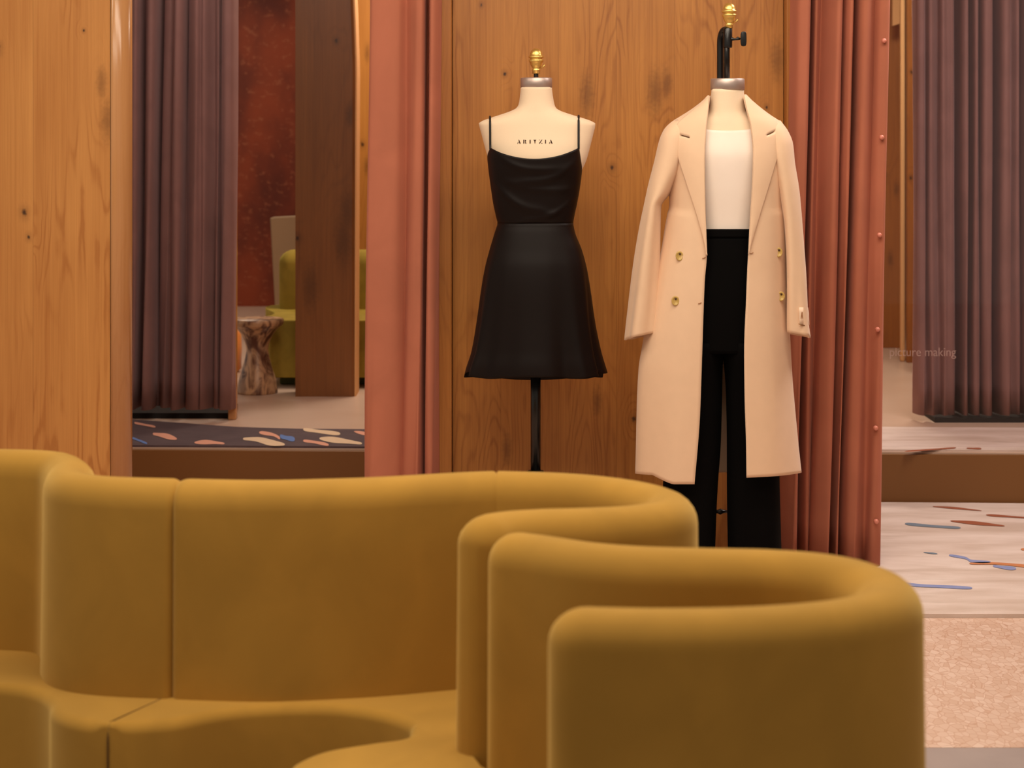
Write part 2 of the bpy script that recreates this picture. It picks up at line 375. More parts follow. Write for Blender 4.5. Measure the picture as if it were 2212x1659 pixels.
# ------------------------------------------------------------ curtains
def curtain(name, D, rows, z_hem, label, mat, group=None, deep=1.0):
    """rows = [(px at picture top, px at hem, fold depth m)], hangs from the ceiling"""
    r0 = root(name, (rows[0][1]*0+(rows[len(rows)//2][1]-CX)*D/F, D, z_hem), label, 'curtain', group)
    pts = spline([Vector(r_) for r_ in rows], 7)
    zt = P(0, 0, D).z
    zs = [TOP-.012]+[zt+(z_hem-zt)*i/14 for i in range(15)]
    vs, fs = [], []; n = len(pts)
    for j, z in enumerate(zs):
        t = 0 if j == 0 else (j-1)/14
        for i, p in enumerate(pts):
            wob = .006*math.sin(5*t+i*.35)*t
            px = p.x+(p.y-p.x)*t
            y = D+p.z*deep*(1-.12*math.sin(3*t+i*.1))+wob
            vs.append((((px-CX)*D/F)+wob, y, z))
    for j in range(len(zs)-1):
        for i in range(n-1): fs.append((j*n+i, j*n+i+1, (j+1)*n+i+1, (j+1)*n+i))
    f = mesh('curtain_panel', vs, fs, mat, r0); solid(f, .004)
    xs = [(p.x-CX)*D/F for p in pts]
    tube('curtain_track', [(min(xs), D+.05, TOP-.01), (max(xs), D+.05, TOP-.01)], .01, M_BLACK, r0, 8)
    return r0
c1 = curtain('curtain', 6.14, [(806, 790, .10), (800, 785, .02), (812, 795, .0), (840, 822, .004), (862, 850, .012), (876, 868, .04), (890, 880, .018), (904, 893, .0), (915, 905, .012), (918, 911, .11), (927, 917, .12),
     (929, 920, .01), (937, 928, -.004), (946, 937, .03), (951, 942, .09)], .012, 'rose pink velvet curtain hanging left of the alcove with the black dress', M_PINK, 'rose curtains beside the alcove')
c2 = curtain('curtain', 6.10, [(1722, 1700, .10), (1724, 1703, .02), (1738, 1712, .0), (1752, 1722, .012), (1758, 1728, .10), (1764, 1734, .11), (1768, 1742, .03), (1785, 1752, .055), (1798, 1762, .03), (1812, 1782, .0), (1822, 1792, .015), (1826, 1798, .06),
     (1834, 1806, .02), (1845, 1812, .01), (1849, 1818, .08), (1856, 1822, .085), (1862, 1830, .015), (1875, 1842, .0), (1890, 1858, .02), (1896, 1868, .03), (1905, 1880, .012), (1918, 1894, .006), (1925, 1901, .02), (1923, 1899, .07)], .016,
     'rose pink velvet curtain with snaps hanging right of the beige coat', M_PINK, 'rose curtains beside the alcove', 1.6)
for px, py in [(1910, 88), (1905, 297), (1900, 508), (1896, 712), (1892, 925), (1893, 1127)]:
    p = P(px, py, 6.095)
    vs = []; fs = []
    prof = [(0.0001, -.006), (.004, -.0055), (.007, -.003), (.008, 0), (.008, .006)]
    n = 14
    for rr, dy in prof:
        for q in range(n): vs.append((p.x+rr*math.cos(2*PI*q/n), p.y+dy, p.z+rr*math.sin(2*PI*q/n)))
    for i in range(len(prof)-1):
        for q in range(n): fs.append((i*n+q, i*n+(q+1) % n, (i+1)*n+(q+1) % n, (i+1)*n+q))
    mesh('snap', vs, fs, M_SNAP, c2)
lrows = []
rid = [(262, .05), (280, .02), (295, .0), (303, .09), (312, .05), (321, 0), (333, .01), (338, .10), (345, .11), (350, .06), (362, .045), (372, .05), (380, .0), (392, .01), (399, .07), (408, .03), (424, 0), (432, .02), (440, .015),
       (452, .05), (460, .06), (468, .03), (474, .05), (481, .01), (490, 0), (502, .01), (509, .05)]
for i, (px, d) in enumerate(rid):
    sh = -12*math.exp(-((px-350)/60)**2)
    lrows.append((px, px+sh*.8-3, d))
c3 = curtain('curtain', 8.02, lrows, P(0, 886, 8.02).z, 'dark mauve curtain in the left room behind the navy rug', M_PURP, 'mauve curtains in the rooms beyond', 1.35)
rid = [(1981, .07), (1983, .01), (1994, 0), (2002, .03), (2010, .0), (2022, .02), (2030, .03), (2037, 0), (2048, .015), (2062, .02), (2072, .09), (2078, .10), (2083, .02), (2092, .01), (2098, .07), (2104, .07), (2108, .01), (2116, .02),
       (2121, .10), (2126, .01), (2136, 0), (2146, .02), (2150, .10), (2160, .11), (2166, .01), (2180, 0), (2190, .04), (2204, .02), (2214, .10), (2222, .01), (2240, .0), (2256, .08), (2270, .01), (2290, .02), (2300, .1), (2320, .0), (2345, .06), (2370, 0), (2400, .05)]
c4 = curtain('curtain', 8.0, [(a_, a_+(3 if a_ < 2050 else 0), b_) for a_, b_ in rid], P(0, 898, 8.0).z, 'dark mauve curtain in the right room behind the glass pane', M_PURP, 'mauve curtains in the rooms beyond', 1.35)
# low black plinths under the mauve curtains, end post
o = box('plinth', (200-CX)*8.05/F, (488-CX)*8.05/F, 8.12, 8.40, ZP, ZP+.024, M_DARK); tag(o, 'low black plinth under the left mauve curtain', 'plinth')
o = box('plinth', (2014-CX)*8.05/F, (2420-CX)*8.05/F, 8.0, 8.35, ZP, ZP+.020, M_DARK); tag(o, 'low black plinth under the right mauve curtain', 'plinth')
o = box('post', (494-CX)*8.1/F, (511-CX)*8.1/F, 8.08, 8.13, ZP, TOP, M_BULL, bv=.004); tag(o, 'slim wooden post at the end of the left mauve curtain', 'post')

# ------------------------------------------------------------ left room furniture
# column whose right edge leans in towards the arch above
D = 8.81; pts = []
xl = (638-CX)*D/F
edge = [(-.2, 0)]
zb = ZP
right = [(TOP, 700), (2.3, 752), (P(0, 0, D).z, 762), (P(0, 80, D).z, 765), (P(0, 160, D).z, 767), (P(0, 300, D).z, 766.5), (zb, 765)]
r0 = root('column', ((700-CX)*D/F, D, ZP), 'dark knotty oak column standing in front of the far green sofa', 'column')
zs = [zb+i*(TOP-zb)/40 for i in range(41)]
rr = sorted([(z, (px-CX)*D/F) for z, px in right])
vs, fs = [], []
for z in zs:
    xr = interp(rr, z)[0]
    for (x, y) in [(xl, D), (xr-.012, D), (xr-.003, D+.003), (xr, D+.012), (xr, D+.19), (xl, D+.19)]: vs.append((x, y, z))
n = 6
for j in range(40):
    for i in range(n): fs.append((j*n+i, j*n+(i+1) % n, (j+1)*n+(i+1) % n, (j+1)*n+i))
fs += [tuple(range(n)), tuple(40*n+i for i in range(n))]
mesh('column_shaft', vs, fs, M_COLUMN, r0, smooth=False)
vs, fs = [], []
for z in zs:
    xr = interp(rr, z)[0]
    for (x, y) in [(xr+.0005, D+.012), (xr+.008, D+.014), (xr+.008, D+.19), (xr+.0005, D+.19)]: vs.append((x, y, z))
for j in range(40):
    for i in range(4): fs.append((j*4+i, j*4+(i+1) % 4, (j+1)*4+(i+1) % 4, (j+1)*4+i))
fs += [(0, 1, 2, 3), (160, 161, 162, 163)]
mesh('lit_edge_band', vs, fs, M_SIGN, r0, smooth=False)  # pale colour stands in for light on the column's right side face
# arch wall beyond
struct(box('wall_arch', (772-CX)*10.4/F, .2, 10.4, 10.6, ZP, TOP, M_ARCH))
# far green-gold sofa
def soft_box(name, x0, x1, y0, y1, z0, z1, rad, mat, parent):
    o = box(name, x0, x1, y0, y1, z0, z1, mat, parent); bevel(o, rad, 6)
    for p in o.data.polygons: p.use_smooth = True
    return o
D = 9.0; sx = lambda px, d=9.0: (px-CX)*d/F
r0 = root('sofa', (sx(700), 9.5, ZP), 'green-gold velvet sofa partly hidden behind the knotty oak column', 'sofa')
soft_box('sofa_base', sx(590), sx(800)+.35, 9.25, 10.1, ZP, ZP+.07, .01, M_GREEND, r0)
seatpts = [(sx(582, 9.3), 9.5), (sx(574, 9.3), 9.3), (sx(584, 9.2), 9.16), (sx(620, 9.2), 9.12), (-.5, 9.12), (-.2, 9.14), (-.15, 9.6), (-.15, 10.0), (sx(590, 9.6), 10.0)]
o = prism('seat', spline([Vector((x, y, 0)) for x, y in seatpts], 6, True), ZP+.05, P(0, 684, 9.3).z, M_VEL2, r0, True); bevel(o, .04, 5)
soft_box('backrest', sx(602, 9.75), -.12, 9.7, 9.92, ZP+.1, P(0, 541, 9.75).z, .07, M_VEL2, r0)
# stone side table
D = 8.95; cx_ = (556-CX)*D/F; q = D/F
r0 = root('side_table', (cx_, D, ZP), 'hourglass side table of veined brown stone beside the far sofa', 'table')
zt = P(0, 690, D).z
prof = [(.0001, ZP), (44*q, ZP), (44*q, ZP+.01), (40*q, P(0, 820, D).z), (32*q, P(0, 795, D).z), (25*q, P(0, 765, D).z), (24*q, P(0, 750, D).z), (30*q, P(0, 730, D).z), (42*q, P(0, 712, D).z), (54*q, P(0, 702, D).z), (56*q, P(0, 698, D).z)]
prof = [(p.x, p.y) for p in spline([Vector((a_, b_, 0)) for a_, b_ in prof[2:]], 5)]
lathe('table_base', (cx_, D), [(44*q, ZP)]+prof, M_STONE, r0)
lathe('table_top', (cx_, D), [(55*q, P(0, 699, D).z), (57*q, P(0, 697, D).z), (57*q, P(0, 690, D).z), (54*q, P(0, 688, D).z)], M_STONE, r0)
# orange pouf behind table
D = 9.75; cx_ = (488-CX)*D/F
r0 = lathe('pouf', (cx_, D), [(.06, ZP), (.08, ZP+.02), (.085, ZP+.12), (.08, ZP+.2), (.05, ZP+.235), (.001, ZP+.245)], M_ORANGE)
tag(r0, 'small orange pouf peeking out left of the stone side table', 'pouf')
# pale tapered screen behind sofa
D = 10.9
vs = [P(583, 470, D), P(720, 462, D), P(712, 680, D), P(598, 680, D)]
vs[2].z = vs[3].z = ZP
vs = vs+[v+Vector((0, .12, 0)) for v in vs]
o = mesh('divider_screen', vs, [(0, 1, 2, 3), (4, 5, 6, 7), (0, 1, 5, 4), (1, 2, 6, 5), (2, 3, 7, 6), (3, 0, 4, 7)], M_PALEP, smooth=False); bevel(o, .01)
tag(o, 'pale grey-beige tapered screen standing behind the far green sofa', 'screen')

# ------------------------------------------------------------ right room slabs
def slab(px0, px1, py, dth, label, hdr=None):
    D = (EYE-ZP)*F/(py-HY)
    r0 = root('partition', ((px0+px1)/2*D/F-CX*D/F, D, ZP), label, 'partition', 'oak partitions in the right room')
    box('board_panel', (px0-CX)*D/F, (px1-CX)*D/F, D, D+dth, ZP, TOP, M_SLAB, r0, .004)
    box('edge_strip', (px1-CX)*D/F, (px1+ (6)-CX)*D/F, D+.02, D+dth, ZP, TOP, M_SIGN, r0, .004) if hdr else None
    return r0
slab(1880, 1944, 752, .1, 'farthest oak partition in the right room, next to the rose curtain')
slab(1960, 1976, 784, .04, 'narrow oak partition standing between the farthest partition and the mauve curtain')
slab(1979, 2010, 810, .05, 'nearest oak partition, half hidden behind the right mauve curtain')
D = 10.15
o = box('post', (1950-CX)*D/F, (1960-CX)*D/F, D+.05, D+.09, ZP, TOP, M_SIGN, bv=.01); tag(o, 'pale slim post lit between the oak partitions', 'post')
def header(D, a_, b_, c_, d_, label):
    vs = [P(*a_, D), P(*b_, D), P(*c_, D), P(*d_, D)]; vs[0].z = vs[1].z = TOP
    vs = vs+[v+Vector((0, .04, 0)) for v in vs]
    o = mesh('hanging_panel', vs, [(0, 1, 2, 3), (4, 5, 6, 7), (0, 1, 5, 4), (1, 2, 6, 5), (2, 3, 7, 6), (3, 0, 4, 7)], M_SIGN, smooth=False)
    tag(o, label, 'panel', 'cream panels hanging in the right room')
header(10.7, (1930, 0), (1955, 0), (1955, 47), (1928, 56), 'larger cream panel hanging above the farthest oak partition')
header(9.95, (1974, 0), (1990, 0), (1990, 29), (1973, 35), 'smaller cream panel hanging above the narrow oak partition')

# glass pane with lettering
D = 7.29
r0 = root('glass_pane', ((2300-CX)*D/F, D, ZP+.012), 'tall clear glass pane with small pale lettering over the right platform edge', 'glass')
box('pane', (1865-CX)*D/F, (2480-CX)*D/F, D, D+.008, ZP+.012, TOP, M_GLASS, r0)
cu = bpy.data.curves.new('lettering', 'FONT'); cu.body = 'picture making'; cu.size = 1; cu.align_x = 'RIGHT'
to = bpy.data.objects.new('tmp', cu); COL.objects.link(to)
dg = bpy.context.evaluated_depsgraph_get(); me = bpy.data.meshes.new_from_object(to.evaluated_get(dg)); bpy.data.objects.remove(to)
xs = [v.co.x for v in me.vertices]; wd = max(xs)-min(xs); mxx = max(xs)
sc = (2065-1922)*D/F/wd; p0 = P(2065, 769, D)
for v in me.vertices: v.co = (p0.x+(v.co.x-mxx)*sc, D-.001, p0.z+v.co.y*sc*1.1)
s = N('frosted_lettering'); s.fin(lin((200, 170, 160)), .8); s.b.inputs['Alpha'].default_value = .5
me.materials.clear(); link('lettering', me, s.m, r0, False)

# ------------------------------------------------------------ body / garment surfaces
class Sec:
    def __init__(s, D, rows, e=2.3): s.D, s.rows, s.e = D, rows, e
    def at(s, py): xl, xr, df, db = interp(s.rows, py); return (xl+xr)/2, (xr-xl)/2, df, db
    def pt(s, py, th, off=0.0):
        cx, hw, df, db = s.at(py); c, sn = math.cos(th), math.sin(th); e = 2/s.e
        X = math.copysign(abs(c)**e, c); Y = math.copysign(abs(sn)**e, sn)
        dd = db if Y > 0 else df
        d = s.D+Y*(dd+off); px = cx+X*(hw+off*F/s.D)
        return P(px, py, d)
    def front(s, px, py):
        cx, hw, df, db = s.at(py); t = min(.999, abs((px-cx)/hw)); return s.D-df*(1-t**s.e)**(1/s.e)
def surf(name, sec, mat, parent, top, bot, nv=40, nu=64, a=None, off=0.0, fold=None, th=.003, caps=False):
    """top/bot: py as function of (u 0..1); a(py) -> (theta0, theta1) or None for a closed ring"""
    vs, fs = [], []; closed = a is None; cols = nu if closed else nu+1
    for j in range(nv+1):
        for i in range(cols):
            u = i/nu; t0, b0 = top(u), bot(u); py = t0+(b0-t0)*j/nv
            a0, a1 = (-PI/2, 1.5*PI) if closed else a(py)
            thh = a0+(a1-a0)*u
            f_ = off+(fold(u, j/nv, thh) if fold else 0)
            vs.append(sec.pt(py, thh, f_))
    for j in range(nv):
        for i in range(nu):
            i2 = (i+1) % nu if closed else i+1
            fs.append((j*cols+i, j*cols+i2, (j+1)*cols+i2, (j+1)*cols+i))
    if caps: fs += [tuple(range(cols)), tuple(nv*cols+i for i in range(cols))]
    o = mesh(name, vs, fs, mat, parent)
    if th and not caps: solid(o, th, -1)
    return o
def patch(name, sec, xa_, xb_, y0, y1, mat, parent, off, ny=30, nx=10, slant=None, th=.004, curl=0.0):
    """patch lying on the front of sec between column curves xa_(py), xb_(py)"""
    vs, fs = [], []
    for j in range(ny+1):
        for i in range(nx+1):
            u = i/nx
            t0, t1 = (y0(u), y1(u)); py = t0+(t1-t0)*j/ny
            px = xa_(py)+(xb_(py)-xa_(py))*u
            vs.append(P(px, py, sec.front(px, py)-off-curl*math.sin(PI*u*.9)))
    for j in range(ny):
        for i in range(nx): fs.append((j*(nx+1)+i, j*(nx+1)+i+1, (j+1)*(nx+1)+i+1, (j+1)*(nx+1)+i))
    return solid(mesh(name, vs, fs, mat, parent), th, 0)
const = lambda v: (lambda u: v)

def finial(D, cxp, y0, sc, parent):
    q = D/F; x = (cxp-CX)*q
    pr = [(.3, 0), (7, 2), (11, 6), (13.5, 12), (13.5, 16), (16, 17), (16.5, 19), (16, 21), (13, 22), (12.5, 24), (15.5, 25), (16, 27.5), (15, 30), (13, 32), (12.5, 36), (10, 40), (8, 43), (7.5, 45), (9, 46.5), (9, 49), (8, 50), (8.5, 55)]
    pr = [(r_*sc*q, P(0, y0+h*sc, D).z) for r_, h in pr]
    lathe('brass_finial', (x, D), pr[::-1], M_BRASS, parent)
    p = P(cxp+9*sc, y0+43*sc, D); e = P(cxp+16*sc, y0+40*sc, D)
    tube('thumb_screw', [p, e, e+Vector((0.003, 0, .006))], [.0022, .0022, .0035], M_BRASS, parent, 8)
def cap_neck(D, cxp, y0, y1, hw, parent):
    q = D/F; x = (cxp-CX)*q
    z0, z1 = P(0, y1, D).z, P(0, y0, D).z
    lathe('neck_cap', (x, D), [(hw*q, z0), ((hw+.8)*q, z0+.001), ((hw+.8)*q, z1-.002), ((hw-1)*q, z1)], M_STEEL, parent, 48)

# ---------- dress form with slip dress
D1 = 5.95
f1 = root('dress_form', ((1157-CX)*D1/F, D1, 0), 'cream dress form wearing the short black slip dress', 'dress form', 'dress forms in front of the oak alcove')
form1 = Sec(D1, [(188, 1125, 1192, .051, .051), (205, 1123.5, 1194, .053, .053), (222, 1121, 1197, .056, .057), (232, 1117, 1200, .060, .060), (240, 1103, 1212, .062, .064), (248, 1080, 1236, .066, .068), (256, 1055, 1262, .070, .072), (263, 1038, 1281, .073, .075),
     (266.5, 1034, 1286, .075, .077), (269, 1034.5, 1286, .076, .078), (290, 1040, 1281.5, .085, .085), (320, 1048, 1274, .10, .09), (345, 1055, 1267, .108, .09), (380, 1064, 1253, .108, .085), (430, 1071, 1244, .095, .08), (482, 1080, 1232, .085, .075), (540, 1072, 1242, .10, .095), (600, 1062, 1254, .11, .11), (690, 1062, 1254, .10, .10), (760, 1066, 1250, .095, .095)], 2.2)
surf('torso', form1, M_FORM, f1, const(188), const(760), 110, 72, caps=True, th=0)
cap_neck(D1, 1158.5, 168, 190, 33.5, f1)
lathe('stem', ((1158-CX)*D1/F, D1), [(5*D1/F, P(0, 170, D1).z), (5*D1/F, P(0, 156, D1).z)], M_BLACK, f1, 16)
finial(D1, 1158, 104, 1.0, f1)
xp = (1157-CX)*D1/F; q = D1/F
lathe('pole', (xp, D1), [(10.8*q, P(0, 1020, D1).z), (10.8*q, P(0, 745, D1).z)], M_BLACK, f1, 24)
lathe('pole_collar', (xp, D1), [(11*q, P(0, 1040, D1).z), (17*q, P(0, 1038, D1).z), (17*q, P(0, 1024, D1).z), (17.5*q, P(0, 1017, D1).z), (10*q, P(0, 1016, D1).z)], M_BLACK, f1, 24)
lathe('pole', (xp, D1), [(.014, .03), (.014, P(0, 1030, D1).z)], M_BLACK, f1, 24)
lathe('stand_base', (xp, D1), [(.19, 0), (.19, .008), (.17, .016), (.05, .03), (.02, .05)], M_BLACK, f1, 40)
# lettering printed on the chest
def letter_quads():
    W = {'A': [[(0, 0), (.22, 0), (.36, .38), (.22, .48)], [(.30, .98), (.52, .98), (.98, 0), (.60, 0)]],
         'R': [[(.05, 0), (.33, 0), (.33, .98), (.05, .98)], [(.46, .98), (.66, .96), (.86, .72), (.62, .46), (.48, .5)], [(.5, .46), (.68, .44), (.9, 0), (.6, 0)]],
         'I': [[(.3, 0), (.66, 0), (.66, .98), (.3, .98)]],
         'T': [[(.02, .98), (.98, .98), (.68, .62), (.32, .62)], [(.36, .6), (.66, .6), (.6, 0), (.42, 0)]],
         'Z': [[(.0, .98), (.3, .98), (.22, .84), (.02, .84)], [(.7, .98), (.98, .98), (.28, 0), (.0, 0)], [(.66, .14), (.9, .14), (.98, 0), (.7, 0)]]}
    spots = [('A', 1117.5, 7.5), ('R', 1130, 8), ('I', 1142, 6.5), ('T', 1152, 7), ('Z', 1164, 8), ('I', 1175.5, 6), ('A', 1186, 8)]
    vs, fs = [], []
    for ch, x, wd_ in spots:
        for poly in W[ch]:
            b0 = len(vs)
            for a_, b_ in poly:
                px, py = x+a_*wd_, 310-b_*8.5; vs.append(P(px, py, form1.front(px, py)-.0012))
            fs.append(tuple(range(b0, b0+len(poly))))
    return vs, fs
vs, fs = letter_quads(); mesh('printed_lettering', vs, fs, M_INK, f1, False)

dsec = Sec(D1, [(316, 1057, 1254, .134, .10), (335, 1053, 1256, .134, .10), (360, 1055, 1257, .132, .10), (400, 1060, 1253, .120, .096), (440, 1066, 1246, .112, .092), (468, 1072, 1240, .104, .088), (482, 1075, 1238, .10, .086), (500, 1070, 1241, .106, .095),
     (540, 1058, 1256, .118, .108), (580, 1048, 1266, .13, .12), (620, 1041, 1272, .135, .125), (700, 1030, 1281, .14, .13), (760, 1020, 1291, .145, .135), (800, 1008, 1301, .15, .14), (820, 1004, 1306, .15, .14)], 3.0)
dr = root('slip_dress', ((1157-CX)*D1/F, D1, P(0, 815, D1).z), 'short black satin slip dress with thin straps on the left dress form', 'dress')
def th_u(u): return -PI/2+2*PI*u
def dtop(u):
    th = th_u(u); c, sn = math.cos(th), math.sin(th)
    if sn < 0:  # front: cowl between the strap points
        x = abs(c)**(2/3.0)
        if x < .965: return 343-24*(x/.965)**2.0
        return 319+(x-.965)/.035*19
    return 338
def dfold(u, v, th):
    sn = math.sin(th); c = math.cos(th); f_ = 0
    if sn < 0 and v < .34:
        f_ += -sn*.0035*math.sin(v*78-2.6*c*c*2+c*.8)*(1-v/.36)
    if v > .4:
        w_ = (v-.4)/.6; f_ += w_**1.6*.010*(math.sin(th*7+.4)+.5*math.sin(th*11))
    return f_
def bfold(u, v, th):
    if math.sin(th) >= 0: return 0
    x = math.cos(th); f_ = 0
    for v0, sl, wd_, am, xc in [(.16, .10, .05, .004, -.1), (.33, -.16, .06, .0055, .15), (.52, .14, .05, .004, .3), (.72, .30, .07, .006, -.25), (.86, -.22, .05, .005, .35)]:
        f_ += am*math.exp(-((v-v0-sl*(x-xc)+.12*x*x)/wd_)**2)*math.exp(-((x-xc)/.6)**2)
    return f_*(-math.sin(th))
surf('bodice', dsec, M_SATIN, dr, dtop, const(482), 40, 200, off=.001, fold=bfold)
surf('skirt', dsec, M_SATIN, dr, const(482), lambda u: 815-3*math.cos(th_u(u)*2)+2.5*math.sin(th_u(u)*5)-(8 if abs(math.cos(th_u(u))) > .96 else 0), 60, 140, off=.001,
     fold=lambda u, v, th: v**1.7*.011*(math.sin(th*7+.4)+.5*math.sin(th*12+1))+.003*v*math.sin(th*3))
for sx0, sx1, ys in [(1058.5, 1059, 252), (1250, 1250, 250)]:
    pts = []
    for j in range(16):
        py = ys+(322-ys)*j/15; px = sx0+(sx1-sx0)*j/15; pts.append(P(px, py, min(form1.front(px, py)-.004, 6) if py < 312 else (form1.front(px, py)-.004)*(322-py)/10+(dsec.front(px, max(py, 318))-.001)*(py-312)/10))
    back = [pts[0]+Vector((0, .03*i, -.004*i*i)) for i in range(5, 0, -1)]
    tube('strap', back+pts, .0034, M_STRAP, dr, 8)

# ---------- coat form
D2 = 5.70
f2 = root('dress_form', ((1560-CX)*D2/F, D2+.17, 0), 'cream dress form wearing the long beige coat and black trousers', 'dress form', 'dress forms in front of the oak alcove')
form2 = Sec(D2, [(192, 1537, 1607, .050, .05), (215, 1535, 1608, .052, .052), (240, 1531, 1611, .056, .056), (252, 1522, 1624, .062, .06), (262, 1490, 1655, .068, .066), (285, 1470, 1672, .08, .075), (340, 1482, 1663, .106, .085), (400, 1488, 1657, .10, .08), (497, 1502, 1643, .088, .075), (600, 1484, 1662, .105, .1), (740, 1490, 1655, .10, .1)], 2.2)
surf('torso', form2, M_FORM, f2, const(192), const(740), 80, 72, caps=True, th=0)
cap_neck(D2, 1571.5, 170, 194, 36, f2)
q = D2/F; xr0 = (1570-CX)*q
lathe('neck_rod', (xr0, D2), [(6.5*q, P(0, 172, D2).z), (6.5*q, P(0, 60, D2).z)], M_BLACK, f2, 20)
lathe('clamp', (xr0+.003, D2), [(9*q, P(0, 103, D2).z), (9.6*q, P(0, 100, D2).z), (9.6*q, P(0, 62, D2).z), (8*q, P(0, 60, D2).z)], M_BLACK, f2, 24)
finial(D2, 1575, 6, 1.0, f2)
kp = P(1578, 84, D2-.004)
tube('wing_screw', [kp, P(1588, 85, D2), P(1594, 83, D2), P(1599, 84, D2)], [.007, .003, .0055, .003], M_BLACK, f2, 12)
# wing knob: two rounded ears
vs, fs = [], []; n = 20
c0 = P(1606, 84, D2)
ring = [(math.cos(t)*(.0125+.0025*math.cos(2*t+PI)), math.sin(t)*(.0255-.003*math.cos(2*t)**2)) for t in [2*PI*i/n for i in range(n)]]
for dy in (-.006, .006):
    for a_, b_ in ring: vs.append(c0+Vector((a_*(.9), dy, b_)))
fs = [tuple(range(n)), tuple(range(2*n-1, n-1, -1))]+[(i, (i+1) % n, n+(i+1) % n, n+i) for i in range(n)]
bevel(mesh('wing_knob', vs, fs, M_BLACK, f2), .003)
# hooked stand arm rising behind the neck
arm = [P(1556, 168, D2+.035)+Vector((0, 0, -.03)), P(1556, 120, D2+.035), P(1556, 92, D2+.034), P(1558, 76, D2+.028), P(1563, 66, D2+.016), P(1570, 64, D2+.002)]
tube('stand_arm', spline(arm, 6), .0105, M_BLACK, f2, 14)
xs_ = (1512-CX)*D2/F; ys_ = D2+.17
tube('pole', [(xs_, ys_, .03), (xs_, ys_, 1.2)], .0125, M_BLACK, f2, 14)
tube('stand_arm', [(xs_, ys_, 1.19), (xs_+.03, ys_-.03, 1.2), (xr0-.01, ys_-.08, 1.2)], .011, M_BLACK, f2, 10)
zk = P(0, 1105, D2+.17).z
tube('clamp_knob', [(xs_, ys_, zk), ((1550-CX)*(D2+.17)/F, ys_, zk), ((1556-CX)*(D2+.17)/F, ys_, zk), ((1563-CX)*(D2+.17)/F, ys_, zk), ((1578-CX)*(D2+.17)/F, ys_, zk)], [.012, .006, .010, .0055, .004], M_BLACK, f2, 12)
lathe('stand_base', (xs_, ys_), [(.2, 0), (.2, .008), (.18, .016), (.05, .03), (.02, .05)], M_BLACK, f2, 40)
# white top
tsec = Sec(D2, [(250, 1515, 1632, .068, .064), (262, 1486, 1660, .074, .072), (285, 1466, 1676, .088, .082), (340, 1478, 1668, .114, .092), (400, 1484, 1661, .108, .088), (500, 1497, 1648, .096, .082), (540, 1490, 1655, .10, .09)], 2.2)
tt = root('sleeveless_top', ((1572-CX)*D2/F, D2, P(0, 500, D2).z), 'white jersey top tucked into black trousers under the beige coat', 'top')
surf('top_body', tsec, M_TEE, tt, lambda u: 262+20*max(0, -math.sin(th_u(u)))**1.5, const(520), 40, 72, off=.0015)
# black trousers
r0 = root('trousers', ((1560-CX)*D2/F, D2, P(0, 1285, D2).z), 'high-waisted black wide-leg trousers under the beige coat', 'trousers')
hsec = Sec(D2, [(495, 1497, 1648, .104, .09), (512, 1494, 1651, .105, .092), (560, 1476, 1664, .113, .105), (640, 1462, 1672, .118, .118), (780, 1456, 1676, .108, .12)], 2.3)
surf('waistband', hsec, M_TROU, r0, const(495), const(513), 4, 72, off=.003)
surf('hip_section', hsec, M_TROU, r0, const(512), const(764), 30, 72)
L = Sec(D2, [(740, 1457, 1566, .112, .12), (765, 1456, 1563, .112, .12), (800, 1451, 1561, .102, .11), (850, 1447, 1560, .092, .095), (960, 1440, 1557, .088, .09), (1030, 1433, 1552, .088, .09), (1100, 1430, 1548, .088, .09), (1185, 1427, 1545, .09, .09), (1285, 1423, 1541, .09, .09)], 2.6)
R = Sec(D2, [(740, 1558, 1676, .112, .12), (765, 1561, 1676, .112, .12), (800, 1565, 1676, .102, .11), (850, 1568, 1676, .092, .095), (960, 1570, 1681, .088, .09), (1040, 1570, 1684, .088, .09), (1185, 1572, 1688, .09, .09), (1285, 1573, 1691, .09, .09)], 2.6)
for S_ in (L, R): surf('leg', S_, M_TROU, r0, const(742), const(1285), 40, 56, fold=lambda u, v, th: -.010*max(0, -math.sin(th))**12*v)
# beige coat
csec = Sec(D2, [(205, 1529, 1611, .060, .062), (216, 1519, 1624, .066, .066), (232, 1499, 1643, .076, .075), (248, 1475, 1664, .088, .083), (262, 1453, 1685, .098, .09), (278, 1440, 1698, .106, .094), (300, 1436, 1704, .116, .097), (340, 1440, 1704, .128, .10), (400, 1447, 1699, .134, .104), (440, 1447, 1697, .134, .106), (490, 1440, 1697, .134, .11),
     (535, 1433, 1697, .134, .113), (590, 1421, 1697, .134, .115), (640, 1412, 1699, .136, .12), (740, 1394, 1704, .138, .12), (800, 1385, 1707, .138, .12), (880, 1382, 1713, .138, .12), (960, 1381, 1720, .138, .12), (1050, 1379, 1729, .138, .12)], 2.5)
EL = [(205, 1533), (240, 1530), (280, 1526), (350, 1523), (450, 1524), (500, 1526), (550, 1527), (600, 1523), (640, 1521), (760, 1517), (900, 1512), (1050, 1500)]
ER = [(203, 1606), (235, 1612), (270, 1621), (330, 1627), (400, 1625), (480, 1620), (540, 1617), (600, 1614), (650, 1612), (760, 1608), (860, 1609), (960, 1612), (1050, 1613)]
eL = lambda py: interp(EL, py)[0]
eR = lambda py: interp(ER, py)[0]
def cang(py):
    cx, hw, _, _ = csec.at(py)
    tr_ = max(-.98, min(.98, (eR(py)-cx)/hw)); tl = max(-.98, min(.98, (eL(py)-cx)/hw)); e = csec.e/2
    ar = math.acos(math.copysign(abs(tr_)**e, tr_)); al = math.acos(math.copysign(abs(tl)**e, tl))
    return -ar, 2*PI-al-2*PI+0+2*PI if False else 2*PI-al
coat = root('coat', ((1565-CX)*D2/F, D2, P(0, 1030, D2).z), 'long beige double-breasted wool coat hanging open over white top and trousers', 'coat')
